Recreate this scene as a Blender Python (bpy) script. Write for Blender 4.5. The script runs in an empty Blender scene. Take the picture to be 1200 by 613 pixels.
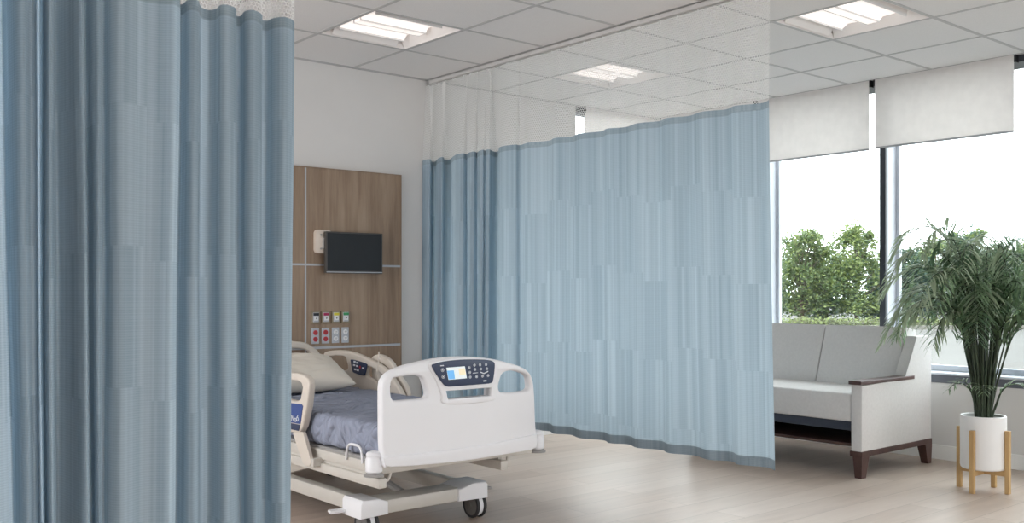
import bpy, bmesh, math, random
from mathutils import Vector, Matrix, noise

sc = bpy.context.scene
COL = sc.collection
rnd = random.Random(7)

# ---------------------------------------------------------------- camera
F_PX, HOR, EYE = 1134.0, 340.0, 1.17
YAW = math.atan2(950, 1134)
FW = (math.sin(YAW), math.cos(YAW)); RT = (math.cos(YAW), -math.sin(YAW))
cam = bpy.data.cameras.new('camera'); cam_o = bpy.data.objects.new('camera', cam); COL.objects.link(cam_o)
cam.sensor_width = 36.0; cam.lens = 36.0 * F_PX / 1200.0
cam.shift_y = (HOR - 306.5) / 1200.0
cam_o.location = (0, 0, EYE); cam_o.rotation_euler = (math.pi / 2, 0, -YAW)
cam.clip_start = 0.05; cam.clip_end = 500
sc.camera = cam_o

# ---------------------------------------------------------------- world and exposure
w = bpy.data.worlds.new('overcast'); sc.world = w; w.use_nodes = True
bg = w.node_tree.nodes['Background']; bg.inputs[0].default_value = (0.97, 0.98, 1.0, 1); bg.inputs[1].default_value = 6.0
sun = bpy.data.lights.new('sun', 'SUN'); sun.energy = 1.5; sun.angle = math.radians(12); sun.color = (1.0, 0.96, 0.9)
sun_o = bpy.data.objects.new('sun', sun); COL.objects.link(sun_o)
sun_o.rotation_euler = (math.radians(38), 0, math.radians(-100))      # high, from the room's own side, over the roof
LAMP = .66
sc.view_settings.view_transform = 'Standard'; sc.view_settings.look = 'None'
sc.view_settings.gamma = 1.0; sc.view_settings.use_curve_mapping = False
sc.view_settings.exposure = 0.05
try:
    sc.cycles.transparent_max_bounces = 24; sc.cycles.max_bounces = 10; sc.cycles.diffuse_bounces = 5
    sc.cycles.use_denoising = True
    sc.cycles.sample_clamp_indirect = 8
except Exception:
    pass

CEIL = 2.70; YH = 5.82; XW = 6.57; XL = -1.6; YN = -2.6

def ray(px, py):
    k = (px - 600) / F_PX
    return (FW[0] + k * RT[0], FW[1] + k * RT[1], (HOR - py) / F_PX)
def onx(px, py, X):
    d = ray(px, py); t = X / d[0]; return (X, d[1] * t, EYE + d[2] * t)
def ony(px, py, Y):
    d = ray(px, py); t = Y / d[1]; return (d[0] * t, Y, EYE + d[2] * t)

# ---------------------------------------------------------------- helpers
def tag(o, label=None, cat=None, group=None, kind=None):
    if label: o['label'] = label
    if cat: o['category'] = cat
    if group: o['group'] = group
    if kind: o['kind'] = kind
    return o
def thing(name, label, cat, loc=(0, 0, 0), group=None, kind=None):
    o = bpy.data.objects.new(name, None); COL.objects.link(o); o.location = loc; o.empty_display_size = .1
    return tag(o, label, cat, group, kind)
def wloc(o):
    v = Vector(o.location)
    while o.parent: o = o.parent; v += Vector(o.location)
    return v
def obj(name, bm, mats, parent=None, smooth=False, origin=None, auto=None):
    """bm holds world coordinates; link it as one mesh object."""
    me = bpy.data.meshes.new(name)
    base = Vector((0, 0, 0))
    if parent is not None: base = wloc(parent)
    off = Vector(origin) - base if origin is not None else Vector((0, 0, 0))
    if parent is None and origin is None:
        xs = [v.co for v in bm.verts]
        off = Vector(((min(c.x for c in xs) + max(c.x for c in xs)) / 2, (min(c.y for c in xs) + max(c.y for c in xs)) / 2, min(c.z for c in xs)))
    bmesh.ops.translate(bm, verts=bm.verts, vec=-(base + off))
    bmesh.ops.recalc_face_normals(bm, faces=bm.faces)
    bm.to_mesh(me); bm.free()
    o = bpy.data.objects.new(name, me); COL.objects.link(o); o.location = off
    if parent is not None: o.parent = parent
    for m in (mats if isinstance(mats, (list, tuple)) else [mats]): me.materials.append(m)
    if smooth:
        for p in me.polygons: p.use_smooth = True
        if auto:
            try: me.set_sharp_from_angle(angle=math.radians(auto))
            except Exception: pass
    return o
def BM(): return bmesh.new()
def box(bm, x0, x1, y0, y1, z0, z1, bev=0, seg=2, mi=0, M=None):
    n0 = len(bm.verts)
    r = bmesh.ops.create_cube(bm, size=1)
    vs = r['verts']
    for v in vs: v.co = Vector(((x0 + x1) / 2 + v.co.x * (x1 - x0), (y0 + y1) / 2 + v.co.y * (y1 - y0), (z0 + z1) / 2 + v.co.z * (z1 - z0)))
    fs = set(f for v in vs for f in v.link_faces)
    for f in fs: f.material_index = mi
    if bev:
        es = list(set(e for v in vs for e in v.link_edges))
        r = bmesh.ops.bevel(bm, geom=es, offset=bev, segments=seg, affect='EDGES', profile=.5)
        for f in r['faces']: f.material_index = mi
        vs = list(set(list(r['verts']) + [v for v in vs if v.is_valid]))
    if M is not None:
        bmesh.ops.transform(bm, matrix=M, verts=[v for v in vs if v.is_valid])
    return vs
def prism(bm, pts, axis, a, b, mi=0, bev=0):
    """pts 2D polygon; axis 'x': pts=(y,z) ; 'y': pts=(x,z) ; 'z': pts=(x,y)."""
    def mk(p, t): return {'x': (t, p[0], p[1]), 'y': (p[0], t, p[1]), 'z': (p[0], p[1], t)}[axis]
    va = [bm.verts.new(mk(p, a)) for p in pts]; vb = [bm.verts.new(mk(p, b)) for p in pts]
    n = len(pts); fs = [bm.faces.new(va), bm.faces.new(list(reversed(vb)))]
    for i in range(n): fs.append(bm.faces.new((va[i], va[(i + 1) % n], vb[(i + 1) % n], vb[i])))
    for f in fs: f.material_index = mi
    if bev:
        es = list(set(e for f in fs[:2] for e in f.edges))
        r = bmesh.ops.bevel(bm, geom=es, offset=bev, segments=2, affect='EDGES', profile=.5)
        for f in r['faces']: f.material_index = mi
def tube(bm, pts, r, seg=10, mi=0, caps=True):
    pts = [Vector(p) for p in pts]; rings = []
    up = None
    for i, p in enumerate(pts):
        t = (pts[min(i + 1, len(pts) - 1)] - pts[max(i - 1, 0)]).normalized()
        if up is None:
            up = Vector((0, 0, 1)) if abs(t.z) < .9 else Vector((1, 0, 0))
        u = (up - t * up.dot(t)).normalized(); up = u; v = t.cross(u)
        rr = r[i] if isinstance(r, (list, tuple)) else r
        rings.append([bm.verts.new(p + (u * math.cos(2 * math.pi * k / seg) + v * math.sin(2 * math.pi * k / seg)) * rr) for k in range(seg)])
    for a, b in zip(rings, rings[1:]):
        for k in range(seg):
            f = bm.faces.new((a[k], a[(k + 1) % seg], b[(k + 1) % seg], b[k])); f.material_index = mi
    if caps:
        for rg in (rings[0], rings[-1]):
            f = bm.faces.new(rg); f.material_index = mi
def lathe(bm, prof, c=(0, 0, 0), seg=32, mi=0, axis='z', closed=False):
    rings = []
    for (r, h) in prof:
        ring = []
        for k in range(seg):
            a = 2 * math.pi * k / seg; p = (r * math.cos(a), r * math.sin(a), h)
            if axis == 'x': p = (p[2], p[0], p[1])
            if axis == 'y': p = (p[0], p[2], p[1])
            ring.append(bm.verts.new((c[0] + p[0], c[1] + p[1], c[2] + p[2])))
        rings.append(ring)
    prs = list(zip(rings, rings[1:])) + ([(rings[-1], rings[0])] if closed else [])
    for a, b in prs:
        for k in range(seg):
            f = bm.faces.new((a[k], a[(k + 1) % seg], b[(k + 1) % seg], b[k])); f.material_index = mi
    if not closed:
        for rg in (rings[0], rings[-1]):
            try: f = bm.faces.new(rg); f.material_index = mi
            except Exception: pass
def cyl(bm, c, r, h, axis='z', seg=24, mi=0, bev=0.0):
    if bev: prof = [(r - bev, -h / 2), (r, -h / 2 + bev), (r, h / 2 - bev), (r - bev, h / 2)]
    else: prof = [(r, -h / 2), (r, h / 2)]
    lathe(bm, prof, c, seg, mi, axis)
def crom(P, n=6, closed=False):
    out = []; N = len(P); rng = range(N) if closed else range(N - 1)
    for i in rng:
        p = [P[(i + k - 1) % N] if closed else P[min(max(i + k - 1, 0), N - 1)] for k in range(4)]
        for j in range(n):
            t = j / n
            out.append(tuple(.5 * (2 * p[1][d] + (p[2][d] - p[0][d]) * t + (2 * p[0][d] - 5 * p[1][d] + 4 * p[2][d] - p[3][d]) * t * t + (3 * p[1][d] - p[0][d] - 3 * p[2][d] + p[3][d]) * t ** 3) for d in range(len(P[0]))))
    if not closed: out.append(tuple(P[-1]))
    return out
def plate(loops, thick, bev, axis, at):
    """rounded plate with holes from 2D loops (first is the outline). axis 'y': loops in (x,z), 'x': loops in (y,z). returns bmesh in world coordinates."""
    cu = bpy.data.curves.new('tmp', 'CURVE'); cu.dimensions = '2D'; cu.fill_mode = 'BOTH'
    cu.extrude = max(thick / 2 - bev, 1e-4); cu.bevel_depth = bev; cu.bevel_resolution = 3; cu.offset = -bev
    for lp in loops:
        s = cu.splines.new('POLY'); s.points.add(len(lp) - 1); s.use_cyclic_u = True
        for q, p in zip(s.points, lp): q.co = (p[0], p[1], 0, 1)
    o = bpy.data.objects.new('tmp', cu); COL.objects.link(o)
    dg = bpy.context.evaluated_depsgraph_get(); dg.update()
    me = bpy.data.meshes.new_from_object(o.evaluated_get(dg))
    bm = BM(); bm.from_mesh(me); bpy.data.objects.remove(o); bpy.data.curves.remove(cu); bpy.data.meshes.remove(me)
    for v in bm.verts:
        x, y, z = v.co
        v.co = (x, at + z, y) if axis == 'y' else (at + z, x, y)
    for f in bm.faces: f.material_index = 0
    bmesh.ops.remove_doubles(bm, verts=bm.verts, dist=1e-5)
    return bm
def rrect(x0, x1, z0, z1, r, n=5):
    out = []
    for cx, cz, a0 in ((x1 - r, z1 - r, 0), (x0 + r, z1 - r, 90), (x0 + r, z0 + r, 180), (x1 - r, z0 + r, 270)):
        for i in range(n + 1):
            a = math.radians(a0 + 90 * i / n); out.append((cx + r * math.cos(a), cz + r * math.sin(a)))
    return out
def text_bm(s, size, origin, axis_u, axis_v, depth=.0008):
    cu = bpy.data.curves.new('tmp', 'FONT'); cu.body = s; cu.size = size; cu.extrude = depth; cu.resolution_u = 3
    cu.align_x = 'CENTER'; cu.align_y = 'CENTER'
    o = bpy.data.objects.new('tmp', cu); COL.objects.link(o)
    dg = bpy.context.evaluated_depsgraph_get(); dg.update()
    me = bpy.data.meshes.new_from_object(o.evaluated_get(dg))
    bm = BM(); bm.from_mesh(me); bpy.data.objects.remove(o); bpy.data.curves.remove(cu); bpy.data.meshes.remove(me)
    U, V = Vector(axis_u), Vector(axis_v); N = U.cross(V)
    for v in bm.verts: c = v.co.copy(); v.co = Vector(origin) + U * c.x + V * c.y + N * c.z
    for f in bm.faces: f.material_index = 0
    return bm
def copy_tree(o, parent=None):
    c = o.copy(); COL.objects.link(c)
    if parent is not None: c.parent = parent
    for ch in list(o.children): copy_tree(ch, c)
    return c

# ---------------------------------------------------------------- materials
def mat(name, col, rough=.5, metal=0, emis=None, es=0, spec=None):
    m = bpy.data.materials.new(name); m.use_nodes = True
    b = m.node_tree.nodes['Principled BSDF']
    b.inputs['Base Color'].default_value = (*col, 1); b.inputs['Roughness'].default_value = rough; b.inputs['Metallic'].default_value = metal
    if emis: b.inputs['Emission Color'].default_value = (*emis, 1); b.inputs['Emission Strength'].default_value = es
    if spec is not None: b.inputs['Specular IOR Level'].default_value = spec
    return m
class NT:
    def __init__(s, m): s.m = m; s.t = m.node_tree; s.b = s.t.nodes.get('Principled BSDF')
    def n(s, typ, **kw):
        x = s.t.nodes.new(typ)
        for k, v in kw.items(): setattr(x, k, v)
        return x
    def l(s, a, b): s.t.links.new(a, b)
    def math(s, op, a, b=None, c=None):
        x = s.n('ShaderNodeMath', operation=op)
        for i, q in enumerate((a, b, c)):
            if q is None: continue
            if isinstance(q, (int, float)): x.inputs[i].default_value = q
            else: s.l(q, x.inputs[i])
        return x.outputs[0]
    def ramp(s, fac, stops):
        r = s.n('ShaderNodeValToRGB'); e = r.color_ramp.elements
        while len(e) < len(stops): e.new(.5)
        for q, (p, c) in zip(e, stops): q.position = p; q.color = (*c, 1)
        s.l(fac, r.inputs[0]); return r.outputs[0]
    def noise(s, vec, scale, detail=3, rough=.5):
        x = s.n('ShaderNodeTexNoise'); x.inputs['Scale'].default_value = scale; x.inputs['Detail'].default_value = detail; x.inputs['Roughness'].default_value = rough
        if vec is not None: s.l(vec, x.inputs['Vector'])
        return x.outputs['Fac']
    def mapping(s, src, scale=(1, 1, 1), loc=(0, 0, 0)):
        x = s.n('ShaderNodeMapping'); x.inputs['Scale'].default_value = scale; x.inputs['Location'].default_value = loc; s.l(src, x.inputs[0]); return x.outputs[0]
    def bump(s, h, strength=.2, dist=.01):
        x = s.n('ShaderNodeBump'); x.inputs['Strength'].default_value = strength; x.inputs['Distance'].default_value = dist; s.l(h, x.inputs['Height']); s.l(x.outputs[0], s.b.inputs['Normal'])
def mottled(name, col, rough=.5, var=.06, scale=8, bump=0, bscale=200, obj_coords=True, **k):
    m = mat(name, col, rough, **k); t = NT(m); tc = t.n('ShaderNodeTexCoord')
    f = t.noise(tc.outputs['Object'], scale, 4)
    lo = tuple(max(0, c * (1 - var)) for c in col); hi = tuple(min(1, c * (1 + var)) for c in col)
    t.l(t.ramp(f, [(.3, lo), (.7, hi)]), t.b.inputs['Base Color'])
    if bump: t.bump(t.noise(tc.outputs['Object'], bscale, 2), bump, .002)
    return m

def curtain_fabric(name, lo, hi, trans=.3, dark=1.0):
    m = mat(name, hi, .85, spec=.15); t = NT(m)
    uv = t.n('ShaderNodeUVMap'); sx = t.n('ShaderNodeSeparateXYZ'); t.l(uv.outputs[0], sx.inputs[0]); u, v = sx.outputs[0], sx.outputs[1]
    bw, bh = .23, .44
    cx = t.math('FLOOR', t.math('DIVIDE', u, bw))
    offs = t.math('MULTIPLY', t.math('FRACT', t.math('MULTIPLY', cx, .387)), .28)
    cy = t.math('FLOOR', t.math('ADD', t.math('DIVIDE', v, bh), offs))
    cb = t.n('ShaderNodeCombineXYZ'); t.l(t.math('MULTIPLY', u, 55.0), cb.inputs[0]); t.l(t.math('MULTIPLY', cy, 7.31), cb.inputs[1]); t.l(t.math('MULTIPLY', cx, 3.77), cb.inputs[2])
    st = t.noise(cb.outputs[0], 1.0, 2, .6)
    cb2 = t.n('ShaderNodeCombineXYZ'); t.l(t.math('MULTIPLY', u, 14.0), cb2.inputs[0]); t.l(t.math('MULTIPLY', cy, 3.1), cb2.inputs[1])
    st2 = t.noise(cb2.outputs[0], 1.0, 1, .5)
    rib = t.math('SINE', t.math('MULTIPLY', v, 2 * math.pi / .0075))
    jit = t.noise(None, 1.0, 1); nn = t.t.nodes[-1]
    cb3 = t.n('ShaderNodeCombineXYZ'); t.l(t.math('MULTIPLY', u, 90.0), cb3.inputs[0]); t.l(t.math('MULTIPLY', v, 30.0), cb3.inputs[1]); 
    for nd in t.t.nodes:
        if nd.type == 'TEX_NOISE' and not nd.inputs['Vector'].is_linked: t.l(cb3.outputs[0], nd.inputs['Vector'])
    ribm = t.math('MULTIPLY', t.math('MULTIPLY', rib, .10), jit)
    f = t.math('ADD', t.math('ADD', t.math('MULTIPLY', st, .62), t.math('MULTIPLY', st2, .38)), ribm)
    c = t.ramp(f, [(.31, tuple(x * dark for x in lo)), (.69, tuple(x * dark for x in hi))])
    t.l(c, t.b.inputs['Base Color'])
    t.bump(rib, .12, .001)
    tr = t.n('ShaderNodeBsdfTranslucent'); t.l(c, tr.inputs[0]); mx = t.n('ShaderNodeMixShader'); mx.inputs[0].default_value = trans
    t.l(t.b.outputs[0], mx.inputs[1]); t.l(tr.outputs[0], mx.inputs[2]); t.l(mx.outputs[0], t.t.nodes['Material Output'].inputs[0])
    return m
def curtain_mesh(name, a=.0145, r=.40):
    m = mat(name, (.90, .90, .89), .7); t = NT(m)
    uv = t.n('ShaderNodeUVMap'); sx = t.n('ShaderNodeSeparateXYZ'); t.l(uv.outputs[0], sx.inputs[0])
    U = t.math('DIVIDE', sx.outputs[0], a); V = t.math('DIVIDE', sx.outputs[1], a * 1.732)
    def cell(du, dv):
        x = t.math('SUBTRACT', t.math('FRACT', t.math('ADD', U, du)), .5)
        y = t.math('MULTIPLY', t.math('SUBTRACT', t.math('FRACT', t.math('ADD', V, dv)), .5), 1.732)
        return t.math('SQRT', t.math('ADD', t.math('MULTIPLY', x, x), t.math('MULTIPLY', y, y)))
    d = t.math('MINIMUM', cell(0, 0), cell(.5, .5))
    hole = t.math('LESS_THAN', d, r)
    tr = t.n('ShaderNodeBsdfTransparent'); mx = t.n('ShaderNodeMixShader')
    tl = t.n('ShaderNodeBsdfTranslucent'); tl.inputs[0].default_value = (.8, .8, .79, 1); m2 = t.n('ShaderNodeMixShader'); m2.inputs[0].default_value = .35
    t.l(t.b.outputs[0], m2.inputs[1]); t.l(tl.outputs[0], m2.inputs[2])
    t.l(hole, mx.inputs[0]); t.l(m2.outputs[0], mx.inputs[1]); t.l(tr.outputs[0], mx.inputs[2]); t.l(mx.outputs[0], t.t.nodes['Material Output'].inputs[0])
    return m
def wood(name, cols, scale=(1, 1, 1), rough=.5, grain=14):
    m = mat(name, cols[0], rough); t = NT(m); tc = t.n('ShaderNodeTexCoord')
    mp = t.mapping(tc.outputs['Object'], scale)
    f = t.noise(mp, grain, 6, .65); f2 = t.noise(mp, grain * .2, 3, .5)
    s = t.math('ADD', t.math('MULTIPLY', f, .5), t.math('MULTIPLY', f2, .5))
    t.l(t.ramp(s, [(.36, cols[0]), (.5, cols[1]), (.64, cols[2])]), t.b.inputs['Base Color']); t.bump(f, .05, .002)
    return m
def floor_mat():
    m = mat('pale_oak_planks', (.55, .46, .39), .36); t = NT(m); tc = t.n('ShaderNodeTexCoord')
    br = t.n('ShaderNodeTexBrick'); br.offset = .37; br.inputs['Scale'].default_value = 1; br.inputs['Brick Width'].default_value = 1.5; br.inputs['Row Height'].default_value = .19
    br.inputs['Mortar Size'].default_value = .0018; br.inputs['Mortar Smooth'].default_value = .1
    br.inputs['Color1'].default_value = (0, 0, 0, 1); br.inputs['Color2'].default_value = (1, 1, 1, 1); br.inputs['Mortar'].default_value = (.5, .5, .5, 1)
    t.l(tc.outputs['Object'], br.inputs['Vector'])
    mp = t.mapping(tc.outputs['Object'], (.8, 9, 1))
    ad = t.n('ShaderNodeVectorMath', operation='ADD'); t.l(mp, ad.inputs[0])
    sc3 = t.n('ShaderNodeVectorMath', operation='SCALE'); t.l(br.outputs['Color'], sc3.inputs[0]); sc3.inputs['Scale'].default_value = 11; t.l(sc3.outputs[0], ad.inputs[1])
    g = t.noise(ad.outputs[0], 2.2, 6, .6)
    s = t.math('ADD', t.math('MULTIPLY', g, .75), t.math('MULTIPLY', br.outputs['Color'], .22))
    c = t.ramp(s, [(.25, (.47, .37, .305)), (.5, (.56, .455, .385)), (.8, (.64, .54, .47))])
    mx = t.n('ShaderNodeMix', data_type='RGBA'); t.l(br.outputs['Fac'], mx.inputs[0]); t.l(c, mx.inputs[6]); mx.inputs[7].default_value = (.36, .29, .24, 1)
    t.l(mx.outputs[2], t.b.inputs['Base Color'])
    t.l(t.math('ADD', t.math('MULTIPLY', g, .2), .28), t.b.inputs['Roughness']); t.bump(g, .04, .003)
    return m
def glass_mat():
    m = bpy.data.materials.new('window_glass'); m.use_nodes = True; t = NT(m); t.t.nodes.remove(t.b)
    lw = t.n('ShaderNodeLayerWeight'); lw.inputs[0].default_value = .5
    fr = t.math('ADD', t.math('MULTIPLY', t.math('POWER', lw.outputs['Facing'], 5.0), .95), .045)
    tr = t.n('ShaderNodeBsdfTransparent'); tr.inputs[0].default_value = (.93, .97, .97, 1); gl = t.n('ShaderNodeBsdfGlossy'); gl.inputs['Roughness'].default_value = .0
    mx = t.n('ShaderNodeMixShader'); t.l(fr, mx.inputs[0]); t.l(tr.outputs[0], mx.inputs[1]); t.l(gl.outputs[0], mx.inputs[2]); t.l(mx.outputs[0], t.t.nodes['Material Output'].inputs[0])
    return m
def translucent(name, col, trans=.4, rough=.8, bump=0):
    m = mottled(name, col, rough, .05, 14, bump, 260); t = NT(m)
    tr = t.n('ShaderNodeBsdfTranslucent'); tr.inputs[0].default_value = (*col, 1); mx = t.n('ShaderNodeMixShader'); mx.inputs[0].default_value = trans
    t.l(t.b.outputs[0], mx.inputs[1]); t.l(tr.outputs[0], mx.inputs[2]); t.l(mx.outputs[0], t.t.nodes['Material Output'].inputs[0])
    return m

M = {}
M['wall'] = mottled('wall_paint', (.68, .67, .655), .75, .02, 3)
M['ceil'] = mottled('ceiling_tile', (.74, .735, .73), .9, .05, 240, .15, 400)
M['grid'] = mat('ceiling_grid_metal', (.47, .47, .47), .5)
M['floor'] = floor_mat()
M['base'] = mottled('baseboard_paint', (.82, .82, .80), .4, .02, 4)
M['cloth'] = curtain_fabric('curtain_blue_weave', (.33, .435, .515), (.52, .635, .715), .42)
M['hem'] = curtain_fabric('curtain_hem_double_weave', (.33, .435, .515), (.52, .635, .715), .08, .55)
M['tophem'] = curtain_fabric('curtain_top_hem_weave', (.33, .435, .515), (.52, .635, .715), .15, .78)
M['net'] = curtain_mesh('curtain_white_net')
M['alu'] = mat('brushed_aluminium', (.50, .51, .53), .5, .6)
M['track'] = mottled('grey_track_metal', (.56, .55, .54), .45, .04, 20)
M['darkframe'] = mottled('dark_window_frame', (.035, .04, .05), .4, .1, 20)
M['lightframe'] = mottled('pale_window_frame', (.60, .64, .70), .35, .03, 20)
M['sillrail'] = mottled('slate_window_rail', (.11, .12, .145), .45, .05, 20)
M['glass'] = glass_mat()
M['blind'] = translucent('roller_blind_cloth', (.90, .875, .855), .45, .8, .05)
M['black'] = mat('black_plastic', (.012, .012, .013), .4)
M['panelwood'] = wood('brown_oak_veneer', [(.20, .135, .09), (.29, .205, .14), (.37, .275, .195)], (5, 5, .35), .5, 6)
M['bedwhite'] = mottled('bed_white_plastic', (.84, .84, .86), .32, .015, 3)
M['bedcream'] = mottled('bed_cream_plastic', (.66, .60, .53), .38, .03, 5)
M['bedmetal'] = mottled('bed_painted_metal', (.60, .57, .52), .4, .03, 8)  # beige carries the warm light on the frame in its colour
M['bedgrey'] = mottled('bed_grey_plastic', (.33, .32, .31), .45, .05, 10)
M['wheelgrey'] = mat('wheel_disc_grey', (.17, .165, .16), .5)
M['navy'] = mottled('navy_control_plastic', (.02, .035, .085), .35, .05, 10)
M['navylabel'] = mottled('blue_label', (.03, .07, .25), .4, .05, 10)
M['iconwhite'] = mat('white_print', (.75, .78, .82), .5)
M['lcd'] = mat('lcd_pale', (.6, .65, .65), .3, emis=(.60, .66, .66), es=.6)
M['lcdblue'] = mat('lcd_blue', (.1, .35, .7), .3, emis=(.16, .40, .66), es=.6)
M['lcdtan'] = mat('lcd_tan', (.7, .6, .4), .3, emis=(.66, .58, .44), es=.6)
M['rubber'] = mat('dark_rubber', (.03, .03, .032), .6)
M['sheet'] = mottled('blue_grey_sheet', (.29, .32, .41), .85, .05, 6, .2, 500)
t_ = NT(M['sheet']); tc_ = t_.n('ShaderNodeTexCoord')
n1_ = t_.n('ShaderNodeTexNoise'); n1_.inputs['Scale'].default_value = 5; n1_.inputs['Detail'].default_value = 2; n1_.inputs['Distortion'].default_value = 1.6
t_.l(t_.mapping(tc_.outputs['Object'], (.8, 1.6, .8)), n1_.inputs['Vector'])
t_.bump(t_.math('ABSOLUTE', t_.math('SUBTRACT', n1_.outputs['Fac'], .5)), .9, .10)
M['pillow'] = mottled('ivory_pillowcase', (.74, .69, .61), .85, .03, 6, .15, 400)
M['sofa'] = mottled('light_grey_upholstery', (.70, .685, .67), .85, .035, 60, .25, 700)
M['darkwood'] = wood('dark_walnut', [(.045, .02, .018), (.075, .036, .03), (.11, .055, .045)], (1, 1, 1), .4, 9)
M['sofaunder'] = mottled('dark_blue_grey_base_cloth', (.05, .06, .085), .8, .05, 20)
M['pot'] = mottled('matt_white_ceramic', (.84, .84, .83), .5, .015, 5)
M['soil'] = mottled('dark_soil', (.035, .025, .018), .95, .4, 60, .6, 90)
M['bamboo'] = wood('honey_bamboo', [(.42, .255, .10), (.52, .335, .145), (.60, .41, .20)], (3, 3, .5), .5, 8)
M['stem'] = mottled('dark_palm_stem', (.035, .055, .028), .6, .3, 30)
M['screen'] = mottled('black_screen_glass', (.02, .02, .021), .22, .1, 3)
M['bezel'] = mat('monitor_bezel', (.06, .055, .05), .4)
M['mount'] = mottled('cream_mount_plastic', (.68, .60, .52), .45, .03, 10)
M['red'] = mat('red_outlet', (.50, .03, .04), .4)
M['steelplate'] = mat('steel_outlet_plate', (.50, .52, .56), .4, .3)
M['olive'] = mat('bronze_outlet_frame', (.30, .25, .17), .45, .3)
M['white'] = mat('white_plastic', (.80, .80, .80), .4)
M['lens'] = mat('lamp_lens', (.9, .88, .85), .5, emis=(1.0, .89, .83), es=LAMP)
M['troffer'] = mat('troffer_white_enamel', (.86, .83, .81), .5)
def leafmat(name, c, tr=.45):
    return translucent(name, c, tr, .38)
M['palm1'] = leafmat('palm_leaf_mid', (.20, .30, .17)); M['palm2'] = leafmat('palm_leaf_dark', (.11, .19, .11)); M['palm3'] = leafmat('palm_leaf_pale', (.36, .44, .30))
M['tree1'] = leafmat('tree_leaf_green', (.10, .15, .055)); M['tree2'] = leafmat('tree_leaf_yellow_green', (.20, .25, .08)); M['tree3'] = leafmat('tree_leaf_blue_green', (.07, .12, .085))
M['bark'] = mottled('bark', (.09, .065, .045), .9, .3, 10)
M['ground'] = mottled('grey_terrace_ground', (.075, .072, .066), .9, .08, .4)
M['hedge'] = leafmat('hedge_leaf', (.10, .11, .04))

# ---------------------------------------------------------------- room shell
def grid_x(i): return 2.815 + .62 * i
def grid_y(i): return 5.163 - .63 * i
troffers = [(i, j) for i in (-6, -3, 0, 3) for j in (0, 3, 6, 9)]      # lower-left grid line index: x0=grid_x(i); y1=grid_y(j)
bm = BM(); box(bm, XL, XW + .25, YN, YH + .2, -.1, 0); tag(obj('floor', bm, M['floor']), kind='structure')
# ceiling: tiles between the grid, with openings for the recessed lights
bm = BM()
xs = [XL] + [grid_x(i) for i in range(-7, 7) if XL < grid_x(i) < XW] + [XW]
ys = [YN] + sorted(grid_y(j) for j in range(-1, 13) if YN < grid_y(j) < YH) + [YH]
holes = [(round(grid_x(i), 3), round(grid_y(j) - .63, 3)) for i, j in troffers]
for a, b in zip(xs, xs[1:]):
    for c, d in zip(ys, ys[1:]):
        if (round(a, 3), round(c, 3)) in holes: continue
        box(bm, a, b, c, d, CEIL, CEIL + .02)
g = .011
for x in xs[1:-1]: box(bm, x - g, x + g, YN, YH, CEIL - .003, CEIL + .001, mi=1)
for y in ys[1:-1]: box(bm, XL, XW, y - g, y + g, CEIL - .0025, CEIL + .001, mi=1)
box(bm, XL, XW, YH - .018, YH, CEIL - .003, CEIL + .001, mi=1)
box(bm, XL - .2, XW + .4, YN - .2, YH + .4, CEIL + .2, CEIL + .3)
tag(obj('ceiling', bm, [M['ceil'], M['grid']]), kind='structure')
# far (head) wall, with a narrow window at its right end
WX0, WX1 = 5.565, 6.50
bm = BM(); box(bm, XL - .2, WX0, YH, YH + .2, 0, CEIL + .2); box(bm, WX0, XW + .35, YH, YH + .2, 0, .6); box(bm, WX1, XW + .35, YH, YH + .2, .6, CEIL + .2)
box(bm, WX0, WX1, YH, YH + .2, CEIL - .002, CEIL + .2)
tag(obj('wall_far', bm, M['wall']), kind='structure')
bm = BM(); box(bm, XW, XW + .25, YN, YH, 0, .53); box(bm, XW, XW + .25, YN, YH, CEIL - .001, CEIL + .2); tag(obj('wall_right', bm, M['wall']), kind='structure')
bm = BM()
box(bm, XL - .2, XL, YN, YH, 0, .5); box(bm, XL - .2, XL, YN, YH, 2.6, CEIL + .2); 
box(bm, XL - .2, XL, YN, 2.7, .5, 2.6); box(bm, XL - .2, XL, YH - .2, YH, .5, 2.6); box(bm, XL - .14, XL - .06, 4.10, 4.16, .5, 2.6)  # gap left is an added, unseen window that lights the long curtain
tag(obj('wall_left', bm, M['wall']), kind='structure')
bm = BM()
for q in ((XL - .2, 1.2, 0, CEIL + .2), (5.6, XW + .25, 0, CEIL + .2), (1.2, 5.6, 0, .25), (1.2, 5.6, 1.75, CEIL + .2), (3.37, 3.43, .25, 1.75)): box(bm, q[0], q[1], YN - .2, YN, q[2], q[3])  # low window gap added out of view, lights bed and curtain from the front
tag(obj('wall_near', bm, mottled('taupe_low_bounce_paint', (.22, .20, .19), .7, .03, 3)), kind='structure')  # unseen wall painted dark to cut bounce onto the near curtain
bm = BM(); box(bm, 3.83, XW, YH - .014, YH, 0, .10, .003); tag(obj('baseboard_far', bm, M['base']), kind='structure')
bm = BM(); box(bm, XW - .014, XW, YN, YH - .014, 0, .10, .003); tag(obj('baseboard_right', bm, M['base']), kind='structure')

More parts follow.
